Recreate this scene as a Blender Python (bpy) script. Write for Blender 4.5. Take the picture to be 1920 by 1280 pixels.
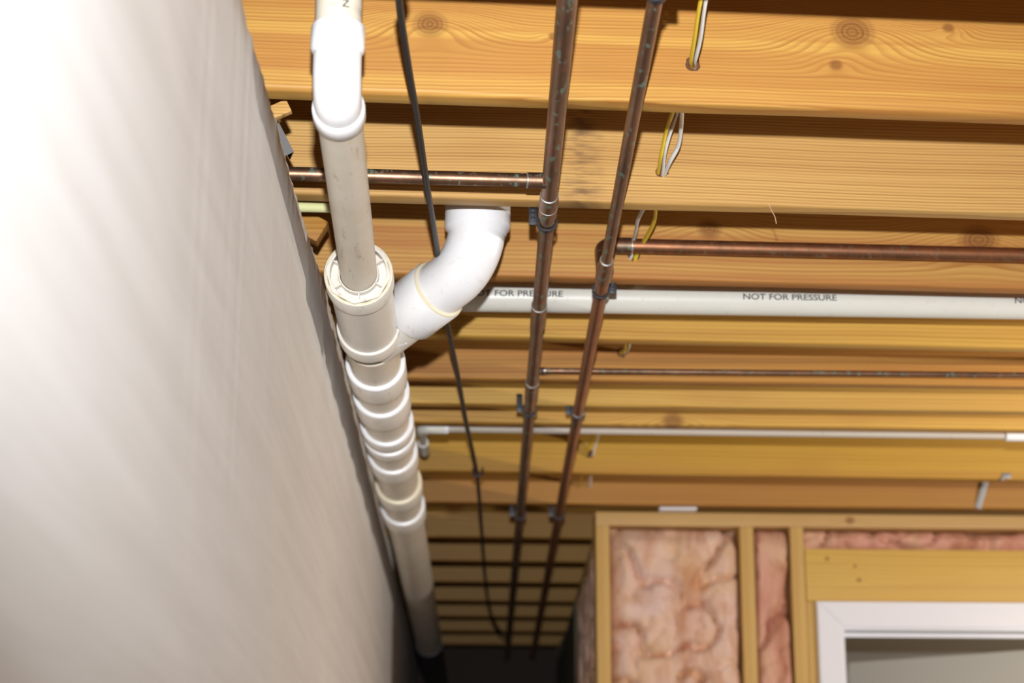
import bpy, bmesh, math, random
from mathutils import Vector, Matrix, noise
random.seed(7)
S = bpy.context.scene
for o in list(bpy.data.objects): bpy.data.objects.remove(o)

# ------------------------------------------------------------ camera
FPX = 3803.0
PITCH = math.atan(1090 / FPX)
YAW = math.atan(55 * math.cos(PITCH) / FPX)
ZC = 1.327            # lens height
ZJ = 2.44             # underside of the joists
cam_d = bpy.data.cameras.new('camera')
cam_d.sensor_width = 36.0
cam_d.lens = 36.0 * FPX / 1920
cam_d.clip_start = 0.05
cam_d.clip_end = 60
cam_d.dof.use_dof = True
cam_d.dof.focus_distance = 3.05
cam_d.dof.aperture_fstop = 4.6
cam = bpy.data.objects.new('camera', cam_d)
cam.location = (0, 0, ZC)
cam.rotation_euler = (math.pi / 2 + PITCH, 0, -YAW)
S.collection.objects.link(cam)
S.camera = cam

# ------------------------------------------------------------ light
w = bpy.data.worlds.new('world'); S.world = w; w.use_nodes = True
w.node_tree.nodes['Background'].inputs[0].default_value = (0.9, 0.93, 1.0, 1)
w.node_tree.nodes['Background'].inputs[1].default_value = 0.01
fl = bpy.data.lights.new('camera_flash', 'SPOT')        # the hot-shoe flash that lit the photograph
fl.energy = 500
fl.color = (0.95, 0.97, 1.0)
fl.spot_size = math.radians(60)
fl.spot_blend = 1.0
fl.shadow_soft_size = 0.022
flo = bpy.data.objects.new('camera_flash', fl)
flo.location = (0.0, -0.03, ZC + 0.25)
flo.rotation_euler = (math.pi / 2 + PITCH + math.radians(0.5), 0, -YAW - 0.05)   # head tipped a little above the lens axis
S.collection.objects.link(flo)
S.view_settings.view_transform = 'Standard'
S.view_settings.look = 'None'
S.view_settings.gamma = 1
S.view_settings.use_curve_mapping = False
S.view_settings.exposure = 0.0

# ------------------------------------------------------------ pixels to directions
CF = Vector((math.sin(YAW) * math.cos(PITCH), math.cos(YAW) * math.cos(PITCH), math.sin(PITCH)))
CR = Vector((math.cos(YAW), -math.sin(YAW), 0)); CU = CR.cross(CF); CC = Vector((0, 0, ZC))
def ray(x, y): return CF + CR * ((x - 960) / FPX) + CU * ((640 - y) / FPX)
def onz(x, y, z=ZJ): d = ray(x, y); return CC + d * ((z - ZC) / d.z)
def ony(x, y, Y): d = ray(x, y); return CC + d * (Y / d.y)

# ------------------------------------------------------------ objects
WM = {}
def setp(o, label=None, cat=None, group=None, kind=None):
    if label: o['label'] = label
    if cat: o['category'] = cat
    if group: o['group'] = group
    if kind: o['kind'] = kind
    return o
def root(name, loc=(0, 0, 0), rz=0.0, **k):
    o = bpy.data.objects.new(name, None); S.collection.objects.link(o)
    o.location = loc; o.rotation_euler = (0, 0, rz); o.empty_display_size = 0.1
    WM[o.name] = Matrix.Translation(Vector(loc)) @ Matrix.Rotation(rz, 4, 'Z')
    return setp(o, **k)
def mk(name, bm, mat, parent=None, local=False, angle=40, flat=False, loc=None, rz=0.0, **k):
    """bm holds world coordinates unless local"""
    bmesh.ops.recalc_face_normals(bm, faces=bm.faces)
    me = bpy.data.meshes.new(name)
    if parent is not None:
        m = WM[parent.name]
        if not local: bm.transform(m.inverted())
    else:
        if loc is None:
            xs = [v.co for v in bm.verts]
            lo = [min(c[i] for c in xs) for i in range(3)]; hi = [max(c[i] for c in xs) for i in range(3)]
            loc = Vector(((lo[0] + hi[0]) / 2, (lo[1] + hi[1]) / 2, lo[2]))
        m = Matrix.Translation(Vector(loc)) @ Matrix.Rotation(rz, 4, 'Z')
        if not local: bm.transform(m.inverted())
    bm.to_mesh(me); bm.free()
    for p in me.polygons: p.use_smooth = not flat
    if not flat: me.set_sharp_from_angle(angle=math.radians(angle))
    me.materials.append(mat)
    o = bpy.data.objects.new(name, me); S.collection.objects.link(o)
    if parent is not None: o.parent = parent
    else: o.location = loc; o.rotation_euler = (0, 0, rz)
    WM[o.name] = m
    return setp(o, **k)
def share(name, me, parent, loc, rz=0.0):
    o = bpy.data.objects.new(name, me); S.collection.objects.link(o)
    o.parent = parent; o.location = loc; o.rotation_euler = (0, 0, rz)
    return o
def B(): return bmesh.new()

def frames(pts):
    pts = [Vector(p) for p in pts]; n = len(pts); T = []
    for i in range(n):
        a = pts[max(0, i - 1)]; b = pts[min(n - 1, i + 1)]
        T.append((b - a).normalized())
    t0 = T[0]; up = Vector((0, 0, 1)) if abs(t0.z) < 0.9 else Vector((1, 0, 0))
    u = t0.cross(up).normalized(); out = []
    for i in range(n):
        if i:
            ax = T[i - 1].cross(T[i])
            if ax.length > 1e-7:
                u = Matrix.Rotation(T[i - 1].angle(T[i]), 3, ax.normalized()) @ u
        u = (u - T[i] * u.dot(T[i])).normalized()
        out.append((pts[i], u, T[i].cross(u)))
    return out
def sweep(bm, pts, rad, n=24, cap=True, flatten=None):
    """tube along pts; flatten=(a,b) scales the section"""
    fa, fb = flatten or (1, 1); rings = []
    for i, (p, u, v) in enumerate(frames(pts)):
        r = rad[i] if isinstance(rad, (list, tuple)) else rad
        rings.append([bm.verts.new(p + u * (r * fa * math.cos(2 * math.pi * k / n)) + v * (r * fb * math.sin(2 * math.pi * k / n))) for k in range(n)])
    for a, b in zip(rings, rings[1:]):
        for k in range(n): bm.faces.new((a[k], a[(k + 1) % n], b[(k + 1) % n], b[k]))
    if cap: bm.faces.new(rings[0][::-1]); bm.faces.new(rings[-1])
def lathe(bm, o, d, prof, n=48, ang0=0.0, close=False):
    """profile [(t,r)] turned about the axis through o along d"""
    o = Vector(o); d = Vector(d).normalized()
    up = Vector((0, 0, 1)) if abs(d.z) < 0.9 else Vector((1, 0, 0))
    u = d.cross(up).normalized(); v = d.cross(u); rings = []
    for t, r in prof:
        c = o + d * t
        if r < 1e-6: rings.append([bm.verts.new(c)])
        else: rings.append([bm.verts.new(c + u * (r * math.cos(ang0 + 2 * math.pi * k / n)) + v * (r * math.sin(ang0 + 2 * math.pi * k / n))) for k in range(n)])
    pairs = list(zip(rings, rings[1:]))
    if close: pairs.append((rings[-1], rings[0]))
    for a, b in pairs:
        for k in range(n):
            k2 = (k + 1) % n
            if len(a) == 1 and len(b) == 1: continue
            if len(a) == 1: bm.faces.new((a[0], b[k2], b[k]))
            elif len(b) == 1: bm.faces.new((a[k], a[k2], b[0]))
            else: bm.faces.new((a[k], a[k2], b[k2], b[k]))
def box(bm, x0, x1, y0, y1, z0, z1, M=None, bev=0.0):
    r = bmesh.ops.create_cube(bm, size=1.0)
    m = Matrix.Translation(((x0 + x1) / 2, (y0 + y1) / 2, (z0 + z1) / 2)) @ Matrix.Diagonal((x1 - x0, y1 - y0, z1 - z0, 1))
    if M is not None: m = M @ m
    bmesh.ops.transform(bm, matrix=m, verts=r['verts'])
    if bev > 0:
        es = list({e for v in r['verts'] for e in v.link_edges})
        bmesh.ops.bevel(bm, geom=es, offset=bev, segments=2, affect='EDGES', profile=0.6)
def arc(c, d1, d2, T, n=10):
    """points of the fillet at corner c, arriving along d1 and leaving along d2, tangent length T"""
    c, d1, d2 = Vector(c), Vector(d1).normalized(), Vector(d2).normalized()
    th = d1.angle(d2); R = T / math.tan(th / 2)
    a = c - d1 * T; nrm = (d2 - d1 * d1.dot(d2)).normalized(); o = a + nrm * R
    return [o - nrm * (R * math.cos(th * i / n)) + d1 * (R * math.sin(th * i / n)) for i in range(n + 1)]
def spline(P, n=8):
    P = [Vector(p) for p in P]; Q = [P[0] * 2 - P[1]] + P + [P[-1] * 2 - P[-2]]; out = []
    for i in range(1, len(Q) - 2):
        a, b, c, d = Q[i - 1:i + 3]
        for k in range(n):
            t = k / n
            out.append(0.5 * (2 * b + (c - a) * t + (2 * a - 5 * b + 4 * c - d) * t * t + (3 * b - a - 3 * c + d) * t ** 3))
    out.append(P[-1]); return out
def gnoise(x, y, z, o=3):
    s = 0; a = 1; f = 1
    for _ in range(o):
        s += a * noise.noise(Vector((x * f, y * f, z * f))); a *= .5; f *= 2.1
    return s

# ------------------------------------------------------------ materials
class NT:
    def __init__(s, name):
        s.m = bpy.data.materials.new(name); s.m.use_nodes = True
        s.t = s.m.node_tree; s.b = s.t.nodes['Principled BSDF']
    def N(s, ty, **k):
        n = s.t.nodes.new(ty)
        for a, v in k.items(): setattr(n, a, v)
        return n
    def set(s, sock, v):
        if isinstance(v, bpy.types.NodeSocket): s.t.links.new(v, sock)
        elif isinstance(v, (tuple, list)) and len(v) == 3 and len(sock.default_value) == 4: sock.default_value = (*v, 1)
        else: sock.default_value = v
    def M(s, op, a, b=0.0, c=0.0, clamp=False):
        n = s.N('ShaderNodeMath', operation=op, use_clamp=clamp)
        s.set(n.inputs[0], a); s.set(n.inputs[1], b); s.set(n.inputs[2], c)
        return n.outputs[0]
    def V(s, op, a, b):
        n = s.N('ShaderNodeVectorMath', operation=op); s.set(n.inputs[0], a); s.set(n.inputs[1], b)
        return n.outputs['Value'] if op in ('LENGTH', 'DISTANCE') else n.outputs[0]
    def co(s): return s.N('ShaderNodeTexCoord').outputs['Object']
    def noise(s, v, scale=1.0, det=3.0, rough=0.5, dist=0.0):
        n = s.N('ShaderNodeTexNoise'); s.set(n.inputs['Vector'], v)
        n.inputs['Scale'].default_value = scale; n.inputs['Detail'].default_value = det
        n.inputs['Roughness'].default_value = rough; n.inputs['Distortion'].default_value = dist
        return n.outputs['Fac']
    def ramp(s, f, stops, interp='LINEAR'):
        n = s.N('ShaderNodeValToRGB'); s.set(n.inputs[0], f); e = n.color_ramp.elements; n.color_ramp.interpolation = interp
        while len(e) < len(stops): e.new(0.5)
        for el, (p, c) in zip(e, stops):
            el.position = p; el.color = (*c, 1) if isinstance(c, (tuple, list)) else (c, c, c, 1)
        return n.outputs[0]
    def mix(s, f, a, b, bt='MIX'):
        n = s.N('ShaderNodeMix', data_type='RGBA', blend_type=bt)
        s.set(n.inputs[0], f); s.set(n.inputs[6], a); s.set(n.inputs[7], b); return n.outputs[2]
    def bump(s, h, st=0.3, dist=0.002):
        n = s.N('ShaderNodeBump'); n.inputs['Strength'].default_value = st; n.inputs['Distance'].default_value = dist
        s.set(n.inputs['Height'], h); s.t.links.new(n.outputs[0], s.b.inputs['Normal'])
    def out(s, col, rough=0.5, metal=0.0, spec=0.5):
        s.set(s.b.inputs['Base Color'], col); s.set(s.b.inputs['Roughness'], rough)
        s.set(s.b.inputs['Metallic'], metal); s.set(s.b.inputs['Specular IOR Level'], spec); return s.m
def plain(name, c, r=0.5, m=0.0, spec=0.5): return NT(name).out(c, r, m, spec)

def wood(name, pale, late, red, pith=(0.1, 0.35), sp=0.006, redamt=0.35, knots=(), seed=0.0, stain=(), axis='x'):
    t = NT(name); P = t.co()
    if axis == 'z':     # grain runs up the member
        mp = t.N('ShaderNodeMapping'); mp.inputs['Rotation'].default_value = (0, math.pi / 2, 0); t.set(mp.inputs[0], P); P = mp.outputs[0]
    sx = t.N('ShaderNodeSeparateXYZ'); t.set(sx.inputs[0], P); X, Y, Z = sx.outputs
    Ps = t.V('ADD', P, (seed, seed * .37, seed * .71))
    n1 = t.noise(t.V('MULTIPLY', Ps, (0.9, 3, 3)), 1.0, 1)
    n2 = t.noise(t.V('MULTIPLY', Ps, (7, 26, 26)), 1.0, 2)
    dy = t.M('SUBTRACT', Y, pith[0]); dz = t.M('SUBTRACT', Z, pith[1])
    r = t.M('SQRT', t.M('ADD', t.M('MULTIPLY', dy, dy), t.M('MULTIPLY', dz, dz)))
    r = t.M('ADD', r, t.M('MULTIPLY', t.M('SUBTRACT', n1, 0.5), 0.05))
    r = t.M('ADD', r, t.M('MULTIPLY', t.M('SUBTRACT', n2, 0.5), 0.004))
    kn = None; ring = None
    for xk, zk, s, amp in knots:
        wob = t.M('MULTIPLY', t.M('SUBTRACT', n2, 0.5), 0.5)
        a = t.M('DIVIDE', t.M('SUBTRACT', X, xk), s * 1.25); b = t.M('DIVIDE', t.M('SUBTRACT', Z, zk), s)
        q2 = t.M('ADD', t.M('MULTIPLY', a, a), t.M('MULTIPLY', b, b))
        a3 = t.M('MULTIPLY', a, 0.3)
        g2 = t.M('ADD', t.M('MULTIPLY', a3, a3), t.M('MULTIPLY', t.M('MULTIPLY', b, b), 0.36))
        r = t.M('ADD', r, t.M('MULTIPLY', t.M('POWER', 2.718, t.M('MULTIPLY', g2, -1.0)), amp))
        d = t.M('ADD', t.M('SQRT', q2), wob)
        k = t.M('SUBTRACT', 1.0, t.M('MULTIPLY', t.M('SUBTRACT', d, 0.55), 1.7, clamp=True), clamp=True)
        rg = t.M('FRACT', t.M('MULTIPLY', d, 4.0))
        k2 = t.M('MULTIPLY', k, t.M('ADD', 0.45, t.M('MULTIPLY', rg, 0.4)))
        kn = k2 if kn is None else t.M('MAXIMUM', kn, k2)
    q = t.M('DIVIDE', r, sp); fr = t.M('FRACT', q)
    wn = t.N('ShaderNodeTexWhiteNoise', noise_dimensions='1D'); t.set(wn.inputs['W'], t.M('FLOOR', q))
    rnd = wn.outputs['Value']
    line = t.ramp(fr, [(0, 0.0), (0.35, 0.12), (0.72, 0.85), (0.92, 1.0), (1.0, 0.0)])
    line = t.M('MULTIPLY', line, t.M('ADD', 0.4, t.M('MULTIPLY', rnd, 0.6)))
    band = t.noise(t.V('MULTIPLY', Ps, (0.45, 12, 24)), 1.0, 3, 0.6, 0.3)
    col = t.mix(t.M('MULTIPLY', line, 0.85), pale, late)
    bandm = t.ramp(band, [(0.45, 0.0), (0.59, 1.0)])
    col = t.mix(t.M('MULTIPLY', bandm, redamt), col, red)
    fib = t.noise(t.V('MULTIPLY', Ps, (4, 260, 260)), 1.0, 2)
    col = t.mix(t.ramp(fib, [(0.35, 0.16), (0.6, 0.0)]), col, late)
    blot = t.noise(t.V('MULTIPLY', Ps, (2.5, 6, 6)), 1.0, 3)
    col = t.mix(t.ramp(blot, [(0.55, 0.0), (0.8, 0.3)]), col, red)
    if kn is not None: col = t.mix(kn, col, (0.17, 0.055, 0.017))
    for xs, ww, zs0 in stain:     # dark water stain running down a joist
        a = t.M('ABSOLUTE', t.M('SUBTRACT', t.M('ADD', X, t.M('MULTIPLY', t.M('SUBTRACT', n2, .5), .03)), xs))
        k = t.M('SUBTRACT', 1.0, t.M('DIVIDE', a, ww), clamp=True)
        k = t.M('MULTIPLY', k, t.ramp(t.noise(t.V('MULTIPLY', Ps, (30, 30, 120)), 1, 4), [(0.4, 0.1), (0.65, 0.75)]))
        col = t.mix(k, col, (0.11, 0.06, 0.04))
    t.bump(t.M('ADD', t.M('MULTIPLY', fib, 0.5), t.M('MULTIPLY', line, -0.5)), 0.25, 0.001)
    return t.out(col, t.M('ADD', 0.46, t.M('MULTIPLY', line, 0.1)), 0, 0.2)

PALE, LATE, RED = (0.62, 0.36, 0.125), (0.36, 0.15, 0.035), (0.38, 0.145, 0.04)

def pvc(name, base, stainc, amt, rough):
    t = NT(name); P = t.co()
    n = t.noise(P, 9, 5, 0.6); n2 = t.noise(t.V('MULTIPLY', P, (60, 12, 60)), 1, 4, 0.65); n3 = t.noise(P, 45, 3)
    col = t.mix(t.ramp(n, [(0.4, 0.0), (0.75, amt)]), base, stainc)
    col = t.mix(t.ramp(n2, [(0.60, 0.0), (0.72, amt * 1.3)]), col, (stainc[0] * .6, stainc[1] * .5, stainc[2] * .35))
    t.bump(n3, 0.06, 0.001)
    return t.out(col, t.M('ADD', rough, t.M('MULTIPLY', n, 0.12)), 0, 0.5)
M_pvc_old = pvc('pvc_cream_pipe', (0.72, 0.655, 0.55), (0.55, 0.44, 0.28), 0.4, 0.34)
M_pvc_fit = pvc('pvc_white_fitting', (0.86, 0.86, 0.875), (0.70, 0.62, 0.48), 0.16, 0.22)
M_pvc_mid = pvc('pvc_aged_fitting', (0.755, 0.72, 0.655), (0.58, 0.48, 0.33), 0.35, 0.28)
M_pvc_shaded = pvc('pvc_shaded_pipe', (0.56, 0.50, 0.43), (0.45, 0.38, 0.28), 0.2, 0.4)  # white pipe toned down; the joist's shadow on it is in the colour
M_pvc_vent = pvc('pvc_vent_pipe', (0.74, 0.73, 0.66), (0.6, 0.55, 0.42), 0.15, 0.3)
M_glue = plain('dried_cement', (0.78, 0.71, 0.52), 0.35)
M_print = plain('black_print', (0.05, 0.055, 0.06), 0.6)

def copper(name, base, dark, green, redpaint=0.0):
    t = NT(name); P = t.co()
    n = t.noise(t.V('MULTIPLY', P, (30, 5, 30)), 1, 5, 0.65); n2 = t.noise(t.V('MULTIPLY', P, (90, 32, 90)), 1, 3, 0.6)
    n3 = t.noise(t.V('ADD', t.V('MULTIPLY', P, (70, 14, 70)), (3, 7, 1)), 1, 4, 0.6)
    col = t.mix(t.ramp(n, [(0.36, 0.0), (0.68, 1.0)]), base, dark)
    g = t.ramp(n2, [(0.57, 0.0), (0.66, green)])
    col = t.mix(g, col, (0.13, 0.27, 0.21))
    rp = t.ramp(n3, [(0.62, 0.0), (0.66, redpaint)])
    col = t.mix(rp, col, (0.32, 0.035, 0.025))
    met = t.M('SUBTRACT', 0.9, t.M('MULTIPLY', t.M('MAXIMUM', g, rp), 0.7))
    t.bump(n2, 0.12, 0.001)
    return t.out(col, t.M('ADD', 0.33, t.M('MULTIPLY', n, 0.22)), met)
M_cu = copper('copper_aged', (0.35, 0.19, 0.115), (0.17, 0.105, 0.07), 0.8, 0.0)
M_cu_paint = copper('copper_aged_red_smears', (0.34, 0.19, 0.12), (0.18, 0.115, 0.075), 0.75, 0.7)
M_cu_bright = copper('copper_bright', (0.46, 0.205, 0.10), (0.26, 0.125, 0.07), 0.25, 0.0)
M_solder = plain('solder', (0.62, 0.62, 0.60), 0.3, 0.8)
M_black = plain('black_plastic', (0.018, 0.02, 0.028), 0.4)
M_cable = plain('black_cable_sheath', (0.016, 0.015, 0.015), 0.45)
M_yel = plain('yellow_cable_sheath', (0.66, 0.46, 0.03), 0.4)
M_wht = plain('white_cable_sheath', (0.66, 0.64, 0.60), 0.45)
M_steel = plain('galvanised_steel', (0.30, 0.305, 0.31), 0.5, 0.8)
M_strap = plain('dull_steel_strap', (0.24, 0.235, 0.23), 0.5, 0.4)
M_dark = plain('dull_dark_sheet', (0.10, 0.095, 0.09), 0.6, 0.3)
M_foam = plain('pale_yellow_foam', (0.72, 0.72, 0.36), 0.8)
M_white = plain('white_painted_trim', (0.80, 0.79, 0.83), 0.35)
M_shim = plain('white_plastic', (0.75, 0.75, 0.78), 0.5)
def plaster(name, c1, c2, sc=(14, 1.2, 22)):
    t = NT(name); P = t.co()
    n = t.noise(t.V('MULTIPLY', P, sc), 1, 4, 0.6); n2 = t.noise(P, 60, 4, 0.6); n3 = t.noise(t.V('MULTIPLY', P, (40, 2.2, 45)), 1, 3)
    sp = t.noise(t.V('MULTIPLY', P, (1, 55, 110)), 1, 2)
    col = t.mix(t.ramp(n, [(0.35, 0.0), (0.7, 1.0)]), c1, c2)
    col = t.mix(t.ramp(sp, [(0.74, 0.0), (0.78, 0.7)]), col, (0.25, 0.22, 0.18))
    t.bump(t.M('ADD', t.M('MULTIPLY', n2, 0.6), n3), 0.16, 0.003)
    return t.out(col, 0.62, 0, 0.35)
M_wall = plaster('painted_wallboard', (0.80, 0.785, 0.775), (0.71, 0.69, 0.665))
M_conc = plaster('grey_foundation', (0.28, 0.27, 0.25), (0.2, 0.19, 0.18), (5, 5, 5))
M_drywall = plaster('tan_drywall', (0.50, 0.42, 0.30), (0.46, 0.38, 0.27), (3, 3, 3))
M_grey = plaster('pale_grey_paint', (0.55, 0.54, 0.50), (0.52, 0.51, 0.47), (3, 3, 3))
M_floor = plaster('concrete_floor', (0.15, 0.145, 0.14), (0.12, 0.115, 0.11), (2, 2, 2))
M_ply = wood('plywood_subfloor', (0.30, 0.16, 0.06), (0.2, 0.09, 0.03), (0.2, 0.08, 0.03), (3, 3), 0.05, 0.3)
def batt_mat(name, a, b, c):
    t = NT(name); P = t.co()
    n = t.noise(P, 5.5, 5, 0.62, 0.6); n2 = t.noise(t.V('MULTIPLY', t.V('ADD', P, (4, 2, 9)), (9, 9, 4.5)), 1, 4, 0.6, 1.0); n3 = t.noise(P, 160, 3, 0.7)
    col = t.mix(t.ramp(n, [(0.36, 0.0), (0.62, 1.0)]), a, b)
    col = t.mix(t.ramp(n2, [(0.46, 0.0), (0.72, 0.9)]), col, c)
    t.bump(t.M('ADD', n3, n2), 0.45, 0.006)
    return t.out(col, 0.7, 0, 0.3)
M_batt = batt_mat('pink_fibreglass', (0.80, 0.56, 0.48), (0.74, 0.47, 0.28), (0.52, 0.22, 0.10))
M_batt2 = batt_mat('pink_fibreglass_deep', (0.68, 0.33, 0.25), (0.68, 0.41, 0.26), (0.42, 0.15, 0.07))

# ------------------------------------------------------------ structure
XW = -0.278
def top_h(Y):
    pts = [(-3, 0.99), (1.6, 1.0), (2.22, 1.013), (2.53, 1.027), (2.79, 1.03), (3.19, 1.052), (3.43, 1.067), (14, 1.075)]
    for (a, b), (c, d) in zip(pts, pts[1:]):
        if Y <= c: return b + (d - b) * (Y - a) / (c - a)
    return pts[-1][1]
bm = B(); ys = []
y = -2.0
while y < 8.8: ys.append(y); y += 0.012 if 1.8 < y < 6 else 0.1
cols = []
for y in ys:
    zt = ZC + top_h(y) + 0.0045 * gnoise(y * 14, 3, 1) + (0.012 if gnoise(y * 3.1, 9, 2) > 0.38 else 0)
    j = 0.0022 * gnoise(y * 30, 1, 8)
    prof = [(XW, 0.0), (XW, 1.5), (XW + 0.0006 * gnoise(y * 6, 0, 0), zt - 0.05), (XW + j, zt - 0.006), (XW - 0.006 + j, zt), (XW - 0.016, zt - 0.002), (XW - 0.016, 0.0)]
    cols.append([bm.verts.new((px, y, pz)) for px, pz in prof])
for a, b in zip(cols, cols[1:]):
    for k in range(6): bm.faces.new((a[k], b[k], b[k + 1], a[k + 1]))
bm.faces.new(cols[0]); bm.faces.new(cols[-1][::-1])
setp(mk('wall_left', bm, M_wall, loc=(XW, 0, 0), angle=50), label='off-white painted wallboard on the left with a ragged top edge', cat='wall', kind='structure')
M_olive = plain('olive_board_dimmed', (0.13, 0.11, 0.065), 0.8)  # wallboard colour lowered to deepen the gloom along the passage
M_end = plain('end_wall_gloom', (0.035, 0.02, 0.013), 0.8)  # almost black, so the unlit depth of the passage is painted on
def slab(name, x0, x1, y0, y1, z0, z1, mat, label, cat='wall'):
    b = B(); box(b, x0, x1, y0, y1, z0, z1)
    return setp(mk(name, b, mat, flat=True, loc=((x0 + x1) / 2, (y0 + y1) / 2, z0)), label=label, cat=cat, kind='structure')
slab('floor', -0.7, 4.6, -2.2, 8.9, -0.1, 0.0, M_floor, 'grey concrete basement floor', 'floor')
slab('wall_outer', -0.7, -0.55, -2.2, 8.9, 0.0, 2.675, M_conc, 'dark foundation behind the white wallboard')
slab('wall_right', 4.5, 4.6, -2.2, 8.9, 0.0, 2.675, M_conc, 'grey wall on the far right of the basement')
slab('wall_back', -0.55, 4.5, -2.2, -2.1, 0.0, 2.675, M_conc, 'grey wall behind the photographer')
slab('wall_end', -0.55, 4.5, 8.8, 8.9, 0.0, 2.675, M_end, 'end wall of the narrow passage, coloured dark for its unlit depth')
slab('ceiling', -0.7, 4.6, -2.2, 8.9, 2.675, 2.69, M_ply, 'plywood subfloor above the joists', 'ceiling')

# ------------------------------------------------------------ joists
JT, JH = 0.038, 0.2345
JX0, JX1 = -0.54, 4.48
def joist_mesh(seed, wane):
    """local: x along, y 0 (camera face) .. JT (back), z 0 (underside) .. JH"""
    bm = B(); N = 90; L = JX1 - JX0; rows = []
    for i in range(N + 1):
        # finer near the part in view
        x = L * i / N
        e = 0.004 + wane * max(0, gnoise(x * 1.7, seed, 0.3)) * 0.010
        e2 = 0.003 + wane * max(0, gnoise(x * 2.3, seed, 5.3)) * 0.006
        w0 = 0.0012 * gnoise(x * 0.8, seed, 2.2)
        pr = [(0, JH), (0, e * 1.1), (e * 0.12, e * 0.5), (e * 0.5, e * 0.12), (e * 1.1, 0), (JT - e2, 0), (JT - e2 * 0.3, e2 * 0.3), (JT, e2), (JT, JH)]
        rows.append([bm.verts.new((x, py + w0, pz)) for py, pz in pr])
    n = 9
    for a, b in zip(rows, rows[1:]):
        for k in range(n): bm.faces.new((a[k], b[k], b[(k + 1) % n], a[(k + 1) % n]))
    bm.faces.new(rows[0]); bm.faces.new(rows[-1][::-1])
    return bm
def jx(px, py, Y): return ony(px, py, Y)   # position on a face
JO = {}
def place_joist(tag, Yback, ang, mat, seed, label, wane=0.6, group=None, zoff=0.0):
    a = math.radians(ang)
    # back lower edge passes through (0, Yback)
    org = Vector((JX0, Yback + JX0 * math.tan(a) - JT / math.cos(a), ZJ + zoff))
    o = mk('floor_joist', joist_mesh(seed, wane), mat, local=True, loc=org, rz=a, angle=35)
    setp(o, label=label, cat='joist', group=group or 'softwood floor joists overhead')
    JO[tag] = (org, a); return o
def jloc(tag, px, py):
    """where a photo point on the camera face of a joist lies in that joist's own x, z"""
    org, a = JO[tag] if isinstance(tag, str) else tag
    d = ray(px, py); n = Vector((-math.sin(a), math.cos(a), 0)); P = CC + d * ((org - CC).dot(n) / d.dot(n))
    v = P - org; return (v.x * math.cos(a) + v.y * math.sin(a), v.z)
def face(tag, px, py, off=0.0):
    org, a = JO[tag]; n = Vector((-math.sin(a), math.cos(a), 0)); d = ray(px, py)
    return CC + d * (((org - CC).dot(n) - off) / d.dot(n))
def pre(Yback, ang):
    a = math.radians(ang); return (Vector((JX0, Yback + JX0 * math.tan(a) - JT / math.cos(a), ZJ)), a)
YB = dict(A=2.677, B=3.092, C=3.493, D=3.884, E=4.208, F=4.426, G=4.60, H=5.133, I=5.530)
AN = dict(A=4.3, B=3.75, C=3.65, D=3.7, E=2.2, F=2.4, G=2.6, H=3.3, I=2.5)
def K(tag, px, py, s, amp): x, z = jloc(pre(YB[tag], AN[tag]), px, py); return (x, z, s, amp)
def XS(tag, px, py): return jloc(pre(YB[tag], AN[tag]), px, py)[0]
mA = wood('fir_knotty_golden', (0.64, 0.365, 0.085), (0.37, 0.15, 0.03), (0.40, 0.145, 0.036), (0.06, 0.30), 0.0052, 0.5,
          [K('A', 1597, 60, 0.026, 0.05), K('A', 806, 45, 0.021, 0.04), K('A', 1778, 53, 0.008, 0.02), K('A', 1037, 68, 0.006, 0.01), K('A', 1567, 122, 0.009, 0.01)], 1.3)
mB = wood('fir_straight_grain_pale', (0.69, 0.425, 0.14), (0.32, 0.135, 0.035), RED, (0.12, 0.62), 0.0052, 0.18, [], 4.1, [(XS('B', 1090, 300), 0.04, 0)])
mC = wood('fir_reddish_top', (0.60, 0.345, 0.095), (0.38, 0.155, 0.036), (0.40, 0.13, 0.04), (0.09, 0.40), 0.0075, 0.55, [K('C', 1835, 450, 0.03, 0.05), K('C', 1330, 430, 0.02, 0.03)], 7.7)
mD = wood('fir_yellow', (0.64, 0.38, 0.08), (0.42, 0.19, 0.03), RED, (0.16, 0.5), 0.008, 0.3, [], 10.2)
mE = wood('fir_red_brown', (0.52, 0.26, 0.06), (0.35, 0.135, 0.028), (0.32, 0.11, 0.03), (0.1, 0.3), 0.008, 0.6, [], 13.9)
mF = wood('fir_light', (0.66, 0.41, 0.10), (0.44, 0.21, 0.04), RED, (0.14, 0.5), 0.009, 0.2, [], 17.5)
mG = wood('fir_light_knot', (0.66, 0.40, 0.09), (0.44, 0.21, 0.04), RED, (0.1, 0.5), 0.009, 0.25, [K('G', 1262, 790, 0.022, 0.04)], 21.1)
mH = wood('fir_deep_gold', (0.56, 0.32, 0.045), (0.40, 0.19, 0.025), RED, (0.2, 0.6), 0.010, 0.25, [], 24.4)
mI = wood('fir_brown', (0.48, 0.24, 0.05), (0.35, 0.145, 0.028), RED, (0.1, 0.4), 0.009, 0.4, [], 28.8)
mJ = wood('fir_passage_dimmed', (0.36, 0.20, 0.04), (0.24, 0.105, 0.018), RED, (0.1, 0.45), 0.009, 0.35, [(0.45, 0.1, 0.03, 0.03)], 33.0)  # fir darkened to paint in the flash falling off down the passage
place_joist('Y', YB['A'] - 0.818, 4.3, mF, 40.0, 'joist two places nearer the camera than the knotty one, above the frame', group='joists nearer than the frame')
place_joist('Z', YB['A'] - 0.412, 4.3, mB, 41.0, 'joist next to the knotty one towards the camera, above the frame', group='joists nearer than the frame')
place_joist('A', YB['A'], AN['A'], mA, 1.0, 'golden joist with large round knots, topmost and nearest in the photo', 1.0)
place_joist('B', YB['B'], AN['B'], mB, 2.0, 'pale straight-grained joist with a dark stain, behind the short copper branch pipe', 0.8)
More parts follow.
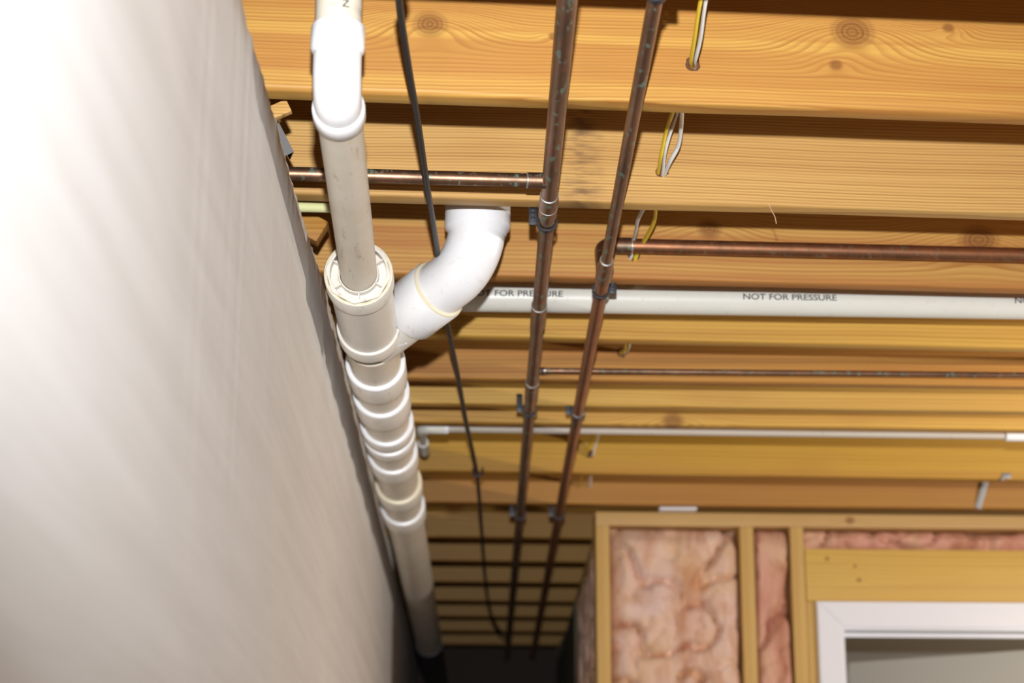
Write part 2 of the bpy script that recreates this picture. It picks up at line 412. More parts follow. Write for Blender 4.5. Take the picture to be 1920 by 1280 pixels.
place_joist('C', YB['C'], AN['C'], mC, 3.0, 'joist with reddish upper face right behind the long copper branch pipe')
place_joist('D', YB['D'], AN['D'], mD, 4.0, 'yellow joist right behind the printed white pipe')
place_joist('E', YB['E'], AN['E'], mE, 5.0, 'red-brown joist right behind the thinnest copper pipe')
place_joist('F', YB['F'], AN['F'], mF, 6.0, 'light joist at the middle pair of black pipe clips')
place_joist('G', YB['G'], AN['G'], mG, 7.0, 'light joist with one dark knot, just above the thin white pipe')
place_joist('H', YB['H'], AN['H'], mH, 8.0, 'deep golden joist with a tall plain face just below the thin white pipe', 0.3)
place_joist('I', YB['I'], AN['I'], mI, 9.0, 'brown joist directly above the top plate of the insulated wall', 0.3)
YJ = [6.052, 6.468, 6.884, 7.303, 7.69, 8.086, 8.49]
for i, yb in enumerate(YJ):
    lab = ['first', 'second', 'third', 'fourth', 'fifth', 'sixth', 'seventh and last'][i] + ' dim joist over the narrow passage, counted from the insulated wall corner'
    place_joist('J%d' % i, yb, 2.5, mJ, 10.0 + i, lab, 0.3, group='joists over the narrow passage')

# ------------------------------------------------------------ drain assembly
XD, ZD = -0.199, ZC + 0.98
drain = root('drain_pipe', (XD, 3.42, ZD), label='white plastic drain run with ribbed couplings, wye and elbows along the left wall', cat='pipe')
RP, RH = 0.0466, 0.0545
yax = Vector((0, 1, 0))
def axY(py, px=700): return onz(px, py, ZD).y
# long pipe
b = B(); sweep(b, [(XD, 3.42, ZD), (XD, 5, ZD), (XD, 7.45, ZD)], RP, 40); mk('long_pipe', b, M_pvc_old, drain)
b = B(); sweep(b, [(XD, 7.4, ZD), (XD, 8.0, ZD), (XD, 8.79, ZD)], RP + .002, 40); mk('black_pipe', b, M_black, drain, label='black end length of the drain')
def coupling(y0, y1, r, mat):
    b = B(); e = 0.003
    lathe(b, (XD, y0, ZD), yax, [(0, RP - 0.001), (0, r - e), (e * .3, r - e * .3), (e, r), (y1 - y0 - e, r), (y1 - y0, r - e), (y1 - y0, RP - .001)], 48)
    c = mk('coupling', b, mat, drain)
    b = B(); lathe(b, (XD, y0, ZD), yax, [(-.0006, RP), (-.0006, r - e), (e * .3 - .0004, r - e * .3), (.0032, r + .0004), (.006, r + .0004), (.0065, r - .0005)], 48)
    mk('rim', b, M_pvc_fit if row != 946 else M_glue, c); return c
# rows of the near rims, read at the lowest point of each rim (pipe underside)
def rimY(row, r): return onz(720, row, ZD - r).y
for row, ln, mat in [(733, 0.10, M_pvc_mid), (784, 0.11, M_pvc_mid), (837, 0.055, M_pvc_mid), (856, 0.05, M_pvc_mid), (890, 0.1, M_pvc_mid), (946, 0.09, M_pvc_mid), (986, 0.12, M_pvc_mid)]:
    y0 = rimY(row, RH); coupling(y0, y0 + ln, RH, mat)
# wye
wc = Vector((XD, 3.42, ZD)); ya = rimY(575, RH) - 0.0   # near face of the wye hub
phi = math.radians(24); bd = Vector((.7071 * math.cos(phi), -.7071, .7071 * math.sin(phi)))
ye = rimY(667, RH)
b = B()
lathe(b, (XD, ya, ZD), yax, [(0.045, RP + .003), (ye - ya, RP + .003)], 48)
lathe(b, wc, bd, [(0.012, RP + .001), (0.108, RP + .001)], 48)
wye = mk('wye_fitting', b, M_pvc_mid, drain)
e = 0.003
b = B(); lathe(b, (XD, ya, ZD), yax, [(0.03, RP + .001), (0.002, .0487), (0, .0492), (0, RH - .001), (.002, RH), (0.046, RH), (0.050, RP + .002)], 56); mk('hub', b, M_pvc_mid, wye)
b = B(); lathe(b, (XD, ye, ZD), yax, [(0, RP - .001), (0, RH - e), (e * .3, RH - e * .3), (e, RH), (0.046, RH), (0.048, RP)], 56); mk('hub', b, M_pvc_mid, wye)
b = B(); lathe(b, wc, bd, [(0.100, RP), (0.106, RH - .002), (0.109, RH), (0.183, RH), (0.186, RH - .002), (0.186, RP - .003)], 56); mk('branch_hub', b, M_pvc_fit, wye)
b = B(); lathe(b, wc, bd, [(0.184, RP), (0.1855, RH - .001), (0.1885, RH - .002), (0.190, RP + .003), (0.191, RP)], 56); mk('cement_bead', b, M_glue, wye)
b = B(); P = onz(757, 619, ZD - 0.02)
sweep(b, [wc + bd * .085 + Vector((-.006, 0, -RP - .0015)), wc + bd * .085 + Vector((.010, -.004, -RP + .002))], .0028, 8); mk('mould_mark', b, M_pvc_fit, wye)
# reducing bushing in the near end
yb_ = ya - 0.006; RS = 0.0288
def octo(b, lim):
    for v in b.verts:
        q = v.co - Vector((XD, v.co.y, ZD)); r = q.length
        if r > lim:
            th = (math.atan2(q.z, q.x) + .12) % (math.pi / 4) - math.pi / 8
            k = .0482 / math.cos(th) / .0505
            v.co = Vector((XD, v.co.y, ZD)) + q * k
b = B(); lathe(b, (XD, yb_, ZD), yax, [(.022, .0442), (.0008, .0442), (0, .0446), (0, .0499), (.0008, .0505), (.016, .0505)], 64)
octo(b, .047); bush = mk('reducing_bushing', b, M_pvc_mid, drain, angle=22)
b = B(); lathe(b, (XD, yb_ + .021, ZD), yax, [(0, RS + .002), (0, .0445)], 48); mk('recess', b, M_pvc_mid, bush)
b = B(); lathe(b, (XD, yb_ + .006, ZD), yax, [(0.016, RS + .0004), (0.001, RS + .0004), (0, RS + .001), (0, RS + .0028), (.001, RS + .0034), (.016, RS + .0034)], 48); mk('socket', b, M_pvc_mid, bush)
for k in range(6):
    a = 2 * math.pi * k / 6 + math.radians(32)
    M = Matrix.Translation((XD, yb_ + .014, ZD)) @ Matrix.Rotation(-a, 4, 'Y')
    b = B(); box(b, RS + .002, .0446, -.008, .008, -.0011, .0011, M); mk('rib', b, M_pvc_mid, bush)
b = B(); lathe(b, (XD, ya, ZD), yax, [(-.0004, .0492), (-.0014, .0508), (-.0002, .0526), (.001, .0526)], 48); mk('cement_ring', b, M_glue, bush)
# small pipe towards the camera and the upper elbow
PE = onz(631, 172, ZD); dS = (Vector((XD, ya, ZD)) - PE).normalized()
b = B(); sweep(b, [PE + dS * .03, PE.lerp(Vector((XD, ya, ZD)), .5), Vector((XD, ya + .03, ZD))], RS, 40); sp = mk('small_pipe', b, M_pvc_old, drain)
b = B()
bend = arc(PE, -dS, (0, 0, 1), 0.036, 12)
sweep(b, [PE + dS * .06] + bend + [PE + Vector((0, 0, .06))], RS + .0012, 40)
elb = mk('elbow', b, M_pvc_fit, drain)
RE = 0.0335
b = B(); lathe(b, PE, dS, [(0.046, RS), (0.048, RE - .002), (0.051, RE), (0.078, RE), (0.080, RE - .0015), (0.080, RS)], 48); mk('hub', b, M_pvc_fit, elb)
b = B(); lathe(b, PE, (0, 0, 1), [(0.048, RS), (0.052, RE - .002), (0.055, RE), (0.084, RE), (0.087, RE - .0015), (0.087, RS)], 48); mk('hub', b, M_pvc_fit, elb)
b = B(); sweep(b, [PE + Vector((0, 0, .06)), PE + Vector((0, 0, .15)), PE + Vector((0, 0, 2.672 - PE.z))], RS, 40); ris = mk('riser_pipe', b, M_pvc_old, drain)
# trap-side elbow rising between the joists
P1 = wc + bd * .180; CO = wc + bd * .288; upv = Vector((0, 0, 1))
TT = 0.066
b = B(); sweep(b, [P1] + arc(CO, bd, upv, TT, 18) + [CO + upv * .10], RP + .0012, 44); el2 = mk('branch_elbow', b, M_pvc_fit, drain)
b = B(); lathe(b, CO, upv, [(.040, RP), (.050, RH - .004), (.054, RH - .0005), (.057, RH + .0005), (.098, RH + .0005), (.101, RH - .001), (.101, RP)], 56); mk('hub', b, M_pvc_fit, el2)
b = B(); sweep(b, [CO + upv * .08, Vector((CO.x, CO.y, 2.672))], RP, 40); mk('branch_pipe', b, M_pvc_old, drain)
def text_mesh(name, body, size, spacing=1.0):
    cu = bpy.data.curves.new(name, 'FONT'); cu.body = body; cu.size = size; cu.space_character = spacing
    cu.extrude = 0.0; cu.offset = size * .012
    o = bpy.data.objects.new(name, cu); S.collection.objects.link(o)
    dg = bpy.context.evaluated_depsgraph_get(); me = bpy.data.meshes.new_from_object(o.evaluated_get(dg))
    bpy.data.objects.remove(o); bpy.data.curves.remove(cu)
    b = B(); b.from_mesh(me); bpy.data.meshes.remove(me)
    bmesh.ops.triangulate(b, faces=b.faces); bmesh.ops.subdivide_edges(b, edges=b.edges, cuts=1)
    return b
def wrap(b, o, ax, side, r):
    """lay flat lettering (x along ax, y around) on a cylinder; side is the outward direction at y = 0"""
    o = Vector(o); ax = Vector(ax).normalized(); side = Vector(side); side = (side - ax * side.dot(ax)).normalized(); t = side.cross(ax)
    t = t if t.z > 0 or abs(t.z) < .01 else -t
    for v in b.verts:
        x, y = v.co.x, v.co.y; a = y / r
        v.co = o + ax * x + (side * math.cos(a) + t * math.sin(a)) * r
# printed letter on the riser and the raised size mark on the branch elbow
b = text_mesh('t', 'Z', 0.014); wrap(b, PE + Vector((0.006, 0, .101)), (1, 0, 0), (0, -1, 0), 10.0)
for v in b.verts: v.co.y = PE.y - math.sqrt(max(1e-8, (RS + .0004) ** 2 - (v.co.x - PE.x) ** 2))
mk('printed_letter', b, M_print, ris, flat=True)
b = B(); q = CO + Vector((.0, -.0, .0)); mp = arc(CO, bd, upv, TT, 18)[9]
side = (Vector((0.25, -0.9, -0.55))).normalized()
M = Matrix.Translation(mp + side * (RP + .0012)) @ side.to_track_quat('Z', 'Y').to_matrix().to_4x4()
box(b, -.008, .008, -.004, .004, -.004, .0012, M, .0008); mk('size_mark', b, M_pvc_fit, el2)

# ------------------------------------------------------------ printed vent pipe in front of joist D
aD = math.radians(1.9)
VP0 = face('D', 1320, 562.5, 0.19); ud = Vector((math.cos(aD), math.sin(aD), 0))
vroot = root('vent_pipe', VP0 - ud * .45, label='cream plastic pipe printed NOT FOR PRESSURE, running across between two joists', cat='pipe')
RV = 0.0282
b = B(); sweep(b, [VP0 - ud * .52, VP0, VP0 + ud * 1.5, VP0 + ud * 3.6], RV, 40); vp = mk('pipe', b, M_pvc_vent, vroot)
toC = (CC - VP0).normalized()
def vent_x(px): # distance along the pipe axis at a pixel column
    d = ray(px, 560); k = d.x / d.y; return (VP0.y * k - VP0.x) / (math.cos(aD) - math.sin(aD) * k)
x0 = vent_x(1388); x1 = vent_x(1563); per = vent_x(1893) - x0
tm = text_mesh('t', 'NOT FOR PRESSURE', 0.0165, 1.0); wd = max(v.co.x for v in tm.verts); tm.free()
for k in (-1, 0, 1, 2):
    b = text_mesh('t', 'NOT FOR PRESSURE', 0.0165, 1.0)
    for v in b.verts: v.co.x *= (x1 - x0) / wd; v.co.y -= .0065
    wrap(b, VP0 + ud * (x0 + per * k), ud, Vector((0, -1, 0.02)), RV + .0004)
    mk('printed_lettering', b, M_print, vp, flat=True, label='dark grey printed words NOT FOR PRESSURE')
# ------------------------------------------------------------ thin white pipe at joist H
aH = math.radians(2.3); uh = Vector((math.cos(aH), math.sin(aH), 0))
TW0 = onz(1320, 809, ZJ + .008); TL = onz(790, 803, ZJ + .008)
s0 = (TL - TW0).dot(uh); PL = TW0 + uh * s0
RT = 0.0095
tw = root('thin_water_pipe', PL, label='thin white plastic pipe with elbow at the drain, crossing below the light joists', cat='pipe')
b = B(); sweep(b, [PL + uh * .02, TW0, TW0 + uh * 2.6], RT, 20); mk('pipe', b, M_pvc_shaded, tw)
b = B(); cor = PL; sweep(b, [PL + uh * .055] + arc(PL, -uh, yax, .02, 8) + [PL + yax * .05], RT + .004, 20); mk('elbow', b, M_pvc_vent, tw)
b = B(); sweep(b, [PL + yax * .03, PL + yax * .15] + arc(PL + yax * .29, yax, (0, 0, 1), .02, 6) + [PL + yax * .29 + Vector((0, 0, .17))], RT, 20); mk('pipe', b, M_pvc_vent, tw)
b = B(); lathe(b, PL + yax * .15, yax, [(0, RT), (0, RT + .004), (.09, RT + .004), (.09, RT)], 20); mk('coupling', b, M_pvc_vent, tw)
pc = onz(1884, 817, ZJ + .008); b = B(); lathe(b, TW0 + uh * ((pc - TW0).dot(uh)), uh, [(0, RT), (0, RT + .004), (.07, RT + .004), (.07, RT)], 20); mk('coupling', b, M_pvc_fit, tw)
pc = onz(805, 804, ZJ + .008); b = B(); lathe(b, TW0 + uh * ((pc - TW0).dot(uh)), uh, [(0, RT), (0, RT + .0035), (.045, RT + .0035), (.045, RT)], 20); mk('coupling', b, M_pvc_fit, tw)

# ------------------------------------------------------------ copper
def cuY(px, py, z): return onz(px, py, z).y
X1, Z1, R1 = 0.100, ZJ - .0178, 0.0132
cu1 = root('copper_pipe', (X1, 1.0, Z1), label='stained copper pipe left of its pair, with two side branches', cat='pipe', group='copper pipes under the joists')
yc = cuY(1028, 380, Z1 - R1)
b = B(); sweep(b, [(X1, .2, Z1), (X1, 1.5, Z1), (X1, yc, Z1)], R1, 28); mk('tube', b, M_cu_paint, cu1)
b = B(); sweep(b, [(X1, yc, Z1), (X1, 5, Z1), (X1, 7, Z1), (X1, 8.79, Z1)], R1 - .0007, 28); mk('tube', b, M_cu, cu1)
def cuts(parent, X, Z, y0, y1, r, mat, d=yax):
    b = B(); lathe(b, Vector((X, y0, Z)), d, [(0, r - .0018), (.0012, r), (y1 - y0 - .0012, r), (y1 - y0, r - .0018)], 28); return mk('coupling', b, mat, parent)
def solder(parent, o, d, r):
    b = B(); lathe(b, o, d, [(-.0018, r - .0012), (-.0008, r + .0008), (.0008, r + .0008), (.0022, r - .0012)], 28); return mk('solder_ring', b, M_solder, parent)
ym = cuY(1022, 402, Z1 - R1)
cuts(cu1, X1, Z1, yc, cuY(1022, 418, Z1 - R1), R1 + .0016, M_cu)
solder(cu1, (X1, yc, Z1), yax, R1 + .0008); solder(cu1, (X1, ym, Z1), yax, R1 + .0014)
y2 = cuY(1008, 585, Z1 - R1); cuts(cu1, X1, Z1, y2, y2 + .14, R1 + .0012, M_cu); solder(cu1, (X1, y2, Z1), yax, R1 + .0008)
y3 = cuY(995, 727, Z1 - R1); cuts(cu1, X1, Z1, y3, y3 + .12, R1 + .001, M_cu); solder(cu1, (X1, y3, Z1), yax, R1 + .0004)
# left branch
yL = cuY(1020, 339, Z1); aB = math.radians(3.75); uB = Vector((math.cos(aB), math.sin(aB), 0)); J1 = Vector((X1, yL, Z1)); RB = .0108
b = B(); sweep(b, [J1 - uB * .005, J1 - uB * .3, J1 - uB * .62], RB, 24); mk('left_branch', b, M_cu, cu1)
b = B(); lathe(b, J1, -uB, [(.008, RB + .0016), (.036, RB + .0016), (.0375, RB)], 24); mk('tee_collar', b, M_cu, cu1)
solder(cu1, J1 - uB * .036, uB, RB + .001)
# thin right branch in front of joist E
zE = ZJ - .0135 + .0122 + .0072; J2 = Vector((X1, 4.125, zE)); aE = math.radians(1.2); uE = Vector((math.cos(aE), math.sin(aE), 0)); RTn = .0058
b = B(); sweep(b, [J2 + uE * .004, J2 + uE * 1.2, J2 + uE * 3.4], RTn, 20); mk('thin_branch', b, M_cu, cu1)
b = B(); lathe(b, J2, uE, [(-.006, RTn + .0014), (.026, RTn + .0014), (.028, RTn)], 20); mk('tee_collar', b, M_cu, cu1); solder(cu1, J2 + uE * .026, uE, RTn + .0012)
# right-hand pipe
X2, Z2, R2a, R2 = 0.2095, ZJ - .0135, .0098, .0122
cu2 = root('copper_pipe', (X2, 1.0, Z2), label='copper pipe right of its pair, narrow before the tee and wider after', cat='pipe', group='copper pipes under the joists')
yt = cuY(1142, 497, Z2 - R2a)
b = B(); sweep(b, [(X2, .2, Z2), (X2, 1.5, Z2), (X2, yt + .01, Z2)], R2a, 28); mk('tube', b, M_cu, cu2)
yte = cuY(1133, 536, Z2 - R2)
b = B(); lathe(b, (X2, yt, Z2), yax, [(0, R2a), (.001, R2a + .0022), (.022, R2a + .003), (.034, R2 + .0022), (yte - yt, R2 + .0022), (yte - yt + .001, R2)], 28)
tee = mk('tee', b, M_cu, cu2); solder(tee, (X2, yt, Z2), yax, R2a + .0012)
b = B(); sweep(b, [(X2, yte, Z2), (X2, 5, Z2), (X2, 7, Z2), (X2, 8.79, Z2)], R2, 28); mk('tube', b, M_cu_bright, cu2)
y4 = cuY(1075, 782, Z2 - R2); cuts(cu2, X2, Z2, y4, y4 + .1, R2 + .001, M_cu); solder(cu2, (X2, y4, Z2), yax, R2 + .0006)
# branch pipe inside the bay in front of joist C
R3 = .0135; aC = math.radians(3.4); uC = Vector((math.cos(aC), math.sin(aC), 0))
BP = face('C', 1400, 466, R3 + .02)
yr = yt + .030
tC = (X2 - BP.x) / uC.x; CB = BP + uC * tC        # corner above the tee
b = B(); sweep(b, [CB + uC * .04, BP, BP + uC * 3.2], R3, 28); mk('right_branch', b, M_cu_bright, cu2)
low = Vector((X2, min(CB.y, yr + .03), Z2)); dv = (CB - low).normalized()
b = B(); sweep(b, [low] + arc(CB, dv, uC, .022, 8) + [CB + uC * .052], R3 + .0016, 28); el3 = mk('branch_elbow', b, M_cu, cu2)
solder(el3, CB + uC * .052, uC, R3 + .0012)

# ------------------------------------------------------------ black pipe clips
def clip(X, Y, Z, r, s, label, tall=.042):
    t = root('pipe_clip', (X, Y, Z - r), label=label, cat='clip', group='black pipe clips')
    b = B(); lathe(b, (X, Y, Z), yax, [(0, r), (0, r + .003), (.011, r + .003), (.011, r)], 24, close=True); mk('band', b, M_black, t)
    b = B(); x0 = X + s * (r + .002); x1 = X + s * (r + .015)
    box(b, min(x0, x1), max(x0, x1), Y - .001, Y + .004, Z - .006, Z - .006 + tall, None, .0008); pl = mk('nail_plate', b, M_black, t)
    for k in range(4):
        b = B(); z = Z + .002 + k * (tall - .012) / 4; box(b, min(x0, x1) + .003, max(x0, x1) - .003, Y - .0025, Y - .0005, z, z + .0045, None, .0005); mk('rib', b, M_black, pl)
    return t
clip(X1, cuY(1021, 429, Z1 - R1), Z1, R1 + .001, -1, 'black plastic clip with ribbed plate on left copper pipe, nearest of the clips')
clip(X2, 2.272, Z2, R2a + .001, 1, 'black plastic clip on right copper pipe above the frame, seen by its shadow')
clip(X2, cuY(1134, 556, Z2 - R2), Z2, R2 + .001, 1, 'black plastic clip on right copper pipe just past the tee', .03)
clip(X1, cuY(990, 778, Z1 - R1), Z1, R1 + .001, -1, 'black clip on left copper pipe, at the light joist in mid distance')
clip(X2, cuY(1077, 782, Z2 - R2), Z2, R2 + .001, -1, 'black clip on right copper pipe, at the light joist in mid distance')
clip(X1, cuY(975, 972, Z1 - R1), Z1, R1 + .001, -1, 'black clip on left copper pipe, farthest, beside the insulated wall corner')
clip(X2, cuY(1043, 972, Z2 - R2), Z2, R2 + .001, -1, 'black clip on right copper pipe, farthest, beside the insulated wall corner')

# ------------------------------------------------------------ cables
def hz(px, py, h): return onz(px, py, ZC + h)
pts = [Vector((-.27, .35, ZJ - .012)), Vector((-.235, 1.05, ZJ - .03)), hz(738, -140, 1.075), hz(748, 0, 1.075), hz(765, 120, 1.075), hz(785, 240, 1.075), hz(800, 345, 1.07), hz(817, 450, 1.075), hz(838, 600, 1.08), hz(858, 700, 1.085), hz(874, 790, 1.09), hz(894, 886, 1.098), hz(901, 965, 1.098), hz(908, 1060, 1.098), hz(916, 1130, 1.09), hz(930, 1172, 1.07), hz(952, 1194, 1.065)]
b = B(); sweep(b, spline(pts, 8), .0048, 12); mk('black_cable', b, M_cable, label='black cable sagging under the joists between the drain and copper pipes', cat='cable')
sp_ = hz(896, 887, 1.098); b = B(); sweep(b, [sp_ + Vector((-.012, 0, .014)), sp_ + Vector((-.011, 0, -.006)), sp_ + Vector((.011, 0, -.006)), sp_ + Vector((.012, 0, .014))], .003, 8); mk('cable_staple', b, M_black, label='black staple pinning the black cable under the deep golden joist', cat='staple')
def F_(tag, px, py, off): return face(tag, px, py, off)
def thru(tag, px, py):
    p = face(tag, px, py, 0.0); org, a = JO[tag]; n = Vector((-math.sin(a), math.cos(a), 0)); return [p - n * .004, p + n * (JT + .004)]
def bay(ta, px, py, h): # photo point at a height above the lens
    return onz(px, py, ZC + h)
yel = [Vector((.285, 1.4, 2.545)), Vector((.285, 1.85, 2.545)), Vector((.285, 2.25, 2.548)), ony(1328, -60, 2.45), ony(1312, 10, 2.50), ony(1303, 70, 2.55), ony(1296, 112, 2.60)] + thru('A', 1296, 124) + [ony(1254, 230, 2.98), ony(1240, 290, 3.02)] + thru('B', 1234, 322) + \
      [ony(1229, 400, 3.30), ony(1219, 432, 3.38)] + [face('C', 1196, 470, .006)] + thru('C', 1191, 484) + [ony(1186, 548, 3.75)] + thru('D', 1178, 572) + [ony(1172, 650, 4.10)] + thru('E', 1163, 662) + thru('F', 1150, 711) + thru('G', 1138, 752) + \
      [ony(1114, 815, 5.02)] + thru('H', 1098, 852) + [ony(1090, 900, 5.44)] + thru('I', 1088, 912)
b = B(); sweep(b, spline(yel, 5), .0042, 10, flatten=(.7, 1.35)); mk('yellow_cable', b, M_yel, label='yellow sheathed electrical cable threaded through holes in the joists', cat='cable')
wht = [Vector((.297, 1.4, 2.545)), Vector((.297, 1.85, 2.545)), Vector((.297, 2.25, 2.548)), ony(1336, -60, 2.45), ony(1322, 10, 2.50), ony(1314, 70, 2.55), ony(1304, 112, 2.60)] + thru('A', 1303, 125) + [ony(1265, 225, 2.98), ony(1248, 280, 3.02)] + thru('B', 1242, 326) + \
      [ony(1199, 405, 3.30), ony(1193, 430, 3.38)] + [face('C', 1186, 462, .006)] + thru('C', 1184, 481) + [ony(1196, 548, 3.75)] + thru('D', 1188, 572) + [ony(1180, 646, 4.10)] + thru('E', 1171, 662) + thru('F', 1158, 711) + thru('G', 1146, 752) + \
      [ony(1123, 812, 5.02)] + thru('H', 1112, 852) + thru('I', 1106, 912)
b = B(); sweep(b, spline(wht, 5), .0038, 10, flatten=(.7, 1.35)); mk('white_cable', b, M_wht, label='white electrical cable running beside the yellow one through the joists', cat='cable')
lp = [ony(1285, 140, 2.72), ony(1279, 190, 2.86), ony(1278, 225, 2.96), ony(1273, 270, 3.01), ony(1258, 300, 3.03)] + thru('B', 1247, 325)
b = B(); sweep(b, spline(lp, 6), .0046, 10, flatten=(.75, 1.3)); mk('grey_cable', b, M_wht, label='bent grey-white cable looping into the hole in the pale stained joist', cat='cable')
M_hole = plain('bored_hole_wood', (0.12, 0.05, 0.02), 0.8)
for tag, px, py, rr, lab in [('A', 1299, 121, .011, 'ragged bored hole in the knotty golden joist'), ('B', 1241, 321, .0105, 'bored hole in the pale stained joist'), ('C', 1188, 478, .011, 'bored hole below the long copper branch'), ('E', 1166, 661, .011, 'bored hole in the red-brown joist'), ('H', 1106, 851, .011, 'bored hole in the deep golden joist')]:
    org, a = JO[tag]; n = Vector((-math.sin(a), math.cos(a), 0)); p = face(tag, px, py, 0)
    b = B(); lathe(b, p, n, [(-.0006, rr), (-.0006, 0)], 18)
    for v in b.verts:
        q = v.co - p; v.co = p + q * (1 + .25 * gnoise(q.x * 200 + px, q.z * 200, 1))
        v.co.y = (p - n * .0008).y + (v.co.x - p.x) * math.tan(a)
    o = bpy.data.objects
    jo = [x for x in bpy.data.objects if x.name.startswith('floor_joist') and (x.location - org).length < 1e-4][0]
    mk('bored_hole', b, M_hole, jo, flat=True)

# ------------------------------------------------------------ insulated stud wall with the door
PA = math.radians(2.1); PO = Vector((0.313, 5.603, 0))
part = root('wall_far', PO, PA, label='open stud wall filled with pink insulation around a white door frame', cat='wall', kind='structure')
def stud_wood(n, seed): return wood(n, (0.66, 0.43, 0.15), (0.48, 0.27, 0.08), (0.52, 0.28, 0.08), (0.15, 0.4), 0.01, 0.2, [], seed, axis='z')
mS = stud_wood('spruce_stud', 51.0); mP = wood('spruce_plate', (0.62, 0.40, 0.16), (0.46, 0.25, 0.08), (0.5, 0.26, 0.08), (0.15, 0.4), 0.01, 0.2, [(.72, .02, .012, .01)], 55.0)
mHd = wood('spruce_header', (0.72, 0.47, 0.11), (0.5, 0.28, 0.07), (0.5, 0.26, 0.07), (0.25, 0.6), 0.012, 0.15, [(0.012 + .05, .12, .006, .005), (.15, .06, .007, .005), (.14, .10, .005, .004)], 58.0)
def pbox(name, x0, x1, y0, y1, z0, z1, mat, parent=part, bev=.002, **k):
    b = B(); box(b, x0, x1, y0, y1, z0, z1, None, bev)
    org = Vector((x0, y0, z0)); b.transform(Matrix.Translation(-org))
    o = mk(name, b, mat, parent, local=True); o.location = org
    return setp(o, **k)
SD = 0.089; ZT = ZJ - .003
pbox('top_plate', 0, 3.9, 0, SD, ZT - .038, ZT, mP)
pbox('bottom_plate', 0, .604, 0, SD, 0, .038, mP)
for x0 in (0.0, 0.406, 0.548): pbox('stud', x0, x0 + .038, 0, SD, .038, ZT - .038, mS)
pbox('jack_stud', .5865, .6245, 0, SD, .038, 2.189, mS); pbox('jack_stud', 1.58, 1.618, .001, SD, .038, 2.189, mS)
for x0 in (1.62, 1.98, 2.386, 2.79, 3.2, 3.6): pbox('stud', x0, x0 + .038, 0, SD, .038, ZT - .038, mS)
pbox('header', .588, 1.62, 0, SD, 2.19, 2.338, mHd)
def batt(name, x0, x1, z0, z1, d0, seed, mat, label, M, nx=40, nz=120, amp=.018, tear=None):
    """wrinkled insulation in a bay; local x across, y depth (negative towards us)"""
    b = B(); G = []
    for j in range(nz + 1):
        row = []
        for i in range(nx + 1):
            u, v = i / nx, j / nz; x = x0 + (x1 - x0) * u; z = z0 + (z1 - z0) * v
            n = gnoise(x * 7, seed, z * 5, 3); cr = 1 - abs(gnoise(x * 5 + 3, seed + 9, z * 4.5, 2)) ; cr = max(0, cr - .88) / .12
            c2 = 1 - abs(gnoise(x * 9 + 1, seed + 19, z * 9, 2)); c2 = max(0, c2 - .9) / .1
            edge = min(1, min(u, 1 - u) * 9) ** .5 * min(1, min(v, 1 - v) * (z1 - z0) * 22) ** .5
            y = d0 - amp * (.5 + .8 * n) * edge + .038 * cr * cr + .012 * c2 + (1 - edge) * .04
            if tear:
                tx, tz, tr = tear; q = math.hypot((x - tx) / 2.2, z - tz) / tr
                if q < 1: y += .045 * (1 - q)
            row.append(b.verts.new((x, y, z)))
        G.append(row)
    for j in range(nz):
        for i in range(nx): b.faces.new((G[j][i], G[j][i + 1], G[j + 1][i + 1], G[j + 1][i]))
    # body behind the face
    per = [G[0][i] for i in range(nx + 1)] + [G[j][nx] for j in range(1, nz + 1)] + [G[nz][i] for i in range(nx - 1, -1, -1)] + [G[j][0] for j in range(nz - 1, 0, -1)]
    bk = [b.verts.new((v.co.x, SD - .004, v.co.z)) for v in per]; m = len(per)
    for i in range(m): b.faces.new((per[i], per[(i + 1) % m], bk[(i + 1) % m], bk[i]))
    b.faces.new(bk[::-1])
    b.transform(M)
    return mk(name, b, mat, label=label, cat='insulation', group='pink insulation batts', angle=80)
PM = Matrix.Translation(PO) @ Matrix.Rotation(PA, 4, 'Z')
batt('insulation_batt', .040, .404, .04, ZT - .040, .004, 3.0, M_batt, 'wide wrinkled pink insulation batt between the first two studs of the wall', PM, 46, 250, .02)
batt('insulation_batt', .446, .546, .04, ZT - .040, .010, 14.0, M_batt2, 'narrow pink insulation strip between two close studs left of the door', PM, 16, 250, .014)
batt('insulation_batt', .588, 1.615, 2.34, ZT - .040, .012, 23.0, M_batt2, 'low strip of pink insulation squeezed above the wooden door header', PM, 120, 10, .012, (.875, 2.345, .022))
for i, x0 in enumerate((1.66, 2.02, 2.426, 2.83, 3.24)):
    batt('insulation_batt', x0, x0 + .318, .04, ZT - .04, .006, 30.0 + i, M_batt, ['first', 'second', 'third', 'fourth', 'fifth'][i] + ' pink insulation batt right of the door, beyond the frame', PM, 14, 60, .016)
# passage side of the same partition
side = root('wall_passage', PO + Vector((0.012, 0.095, 0)), math.pi / 2, label='insulated stud wall running along the narrow dark passage', cat='wall', kind='structure')
SM = Matrix.Translation(PO + Vector((0.012, 0.095, 0))) @ Matrix.Rotation(math.pi / 2, 4, 'Z') @ Matrix.Scale(-1, 4, (0, 1, 0))
def sbox(name, x0, x1, z0, z1, mat):
    b = B(); box(b, x0, x1, -SD, 0, z0, z1, None, .002); org = Vector((x0, -SD, z0)); b.transform(Matrix.Translation(-org)); o = mk(name, b, mat, side, local=True); o.location = org; return o
sbox('top_plate', 0, 3.09, ZT - .038, ZT, mP)
for k in range(8): sbox('stud', k * .406, k * .406 + .038, 0.0, ZT - .038, mS)
for k in range(3):
    batt('insulation_batt', k * .406 + .039, k * .406 + .405, .02, ZT - .040, -.004, 40.0 + k, M_batt, ['dim pink batt on the passage side, next to the wall corner', 'dim pink batt on the passage side, second from the corner', 'dim pink batt on the passage side, third from the corner'][k], SM, 20, 110, .014)
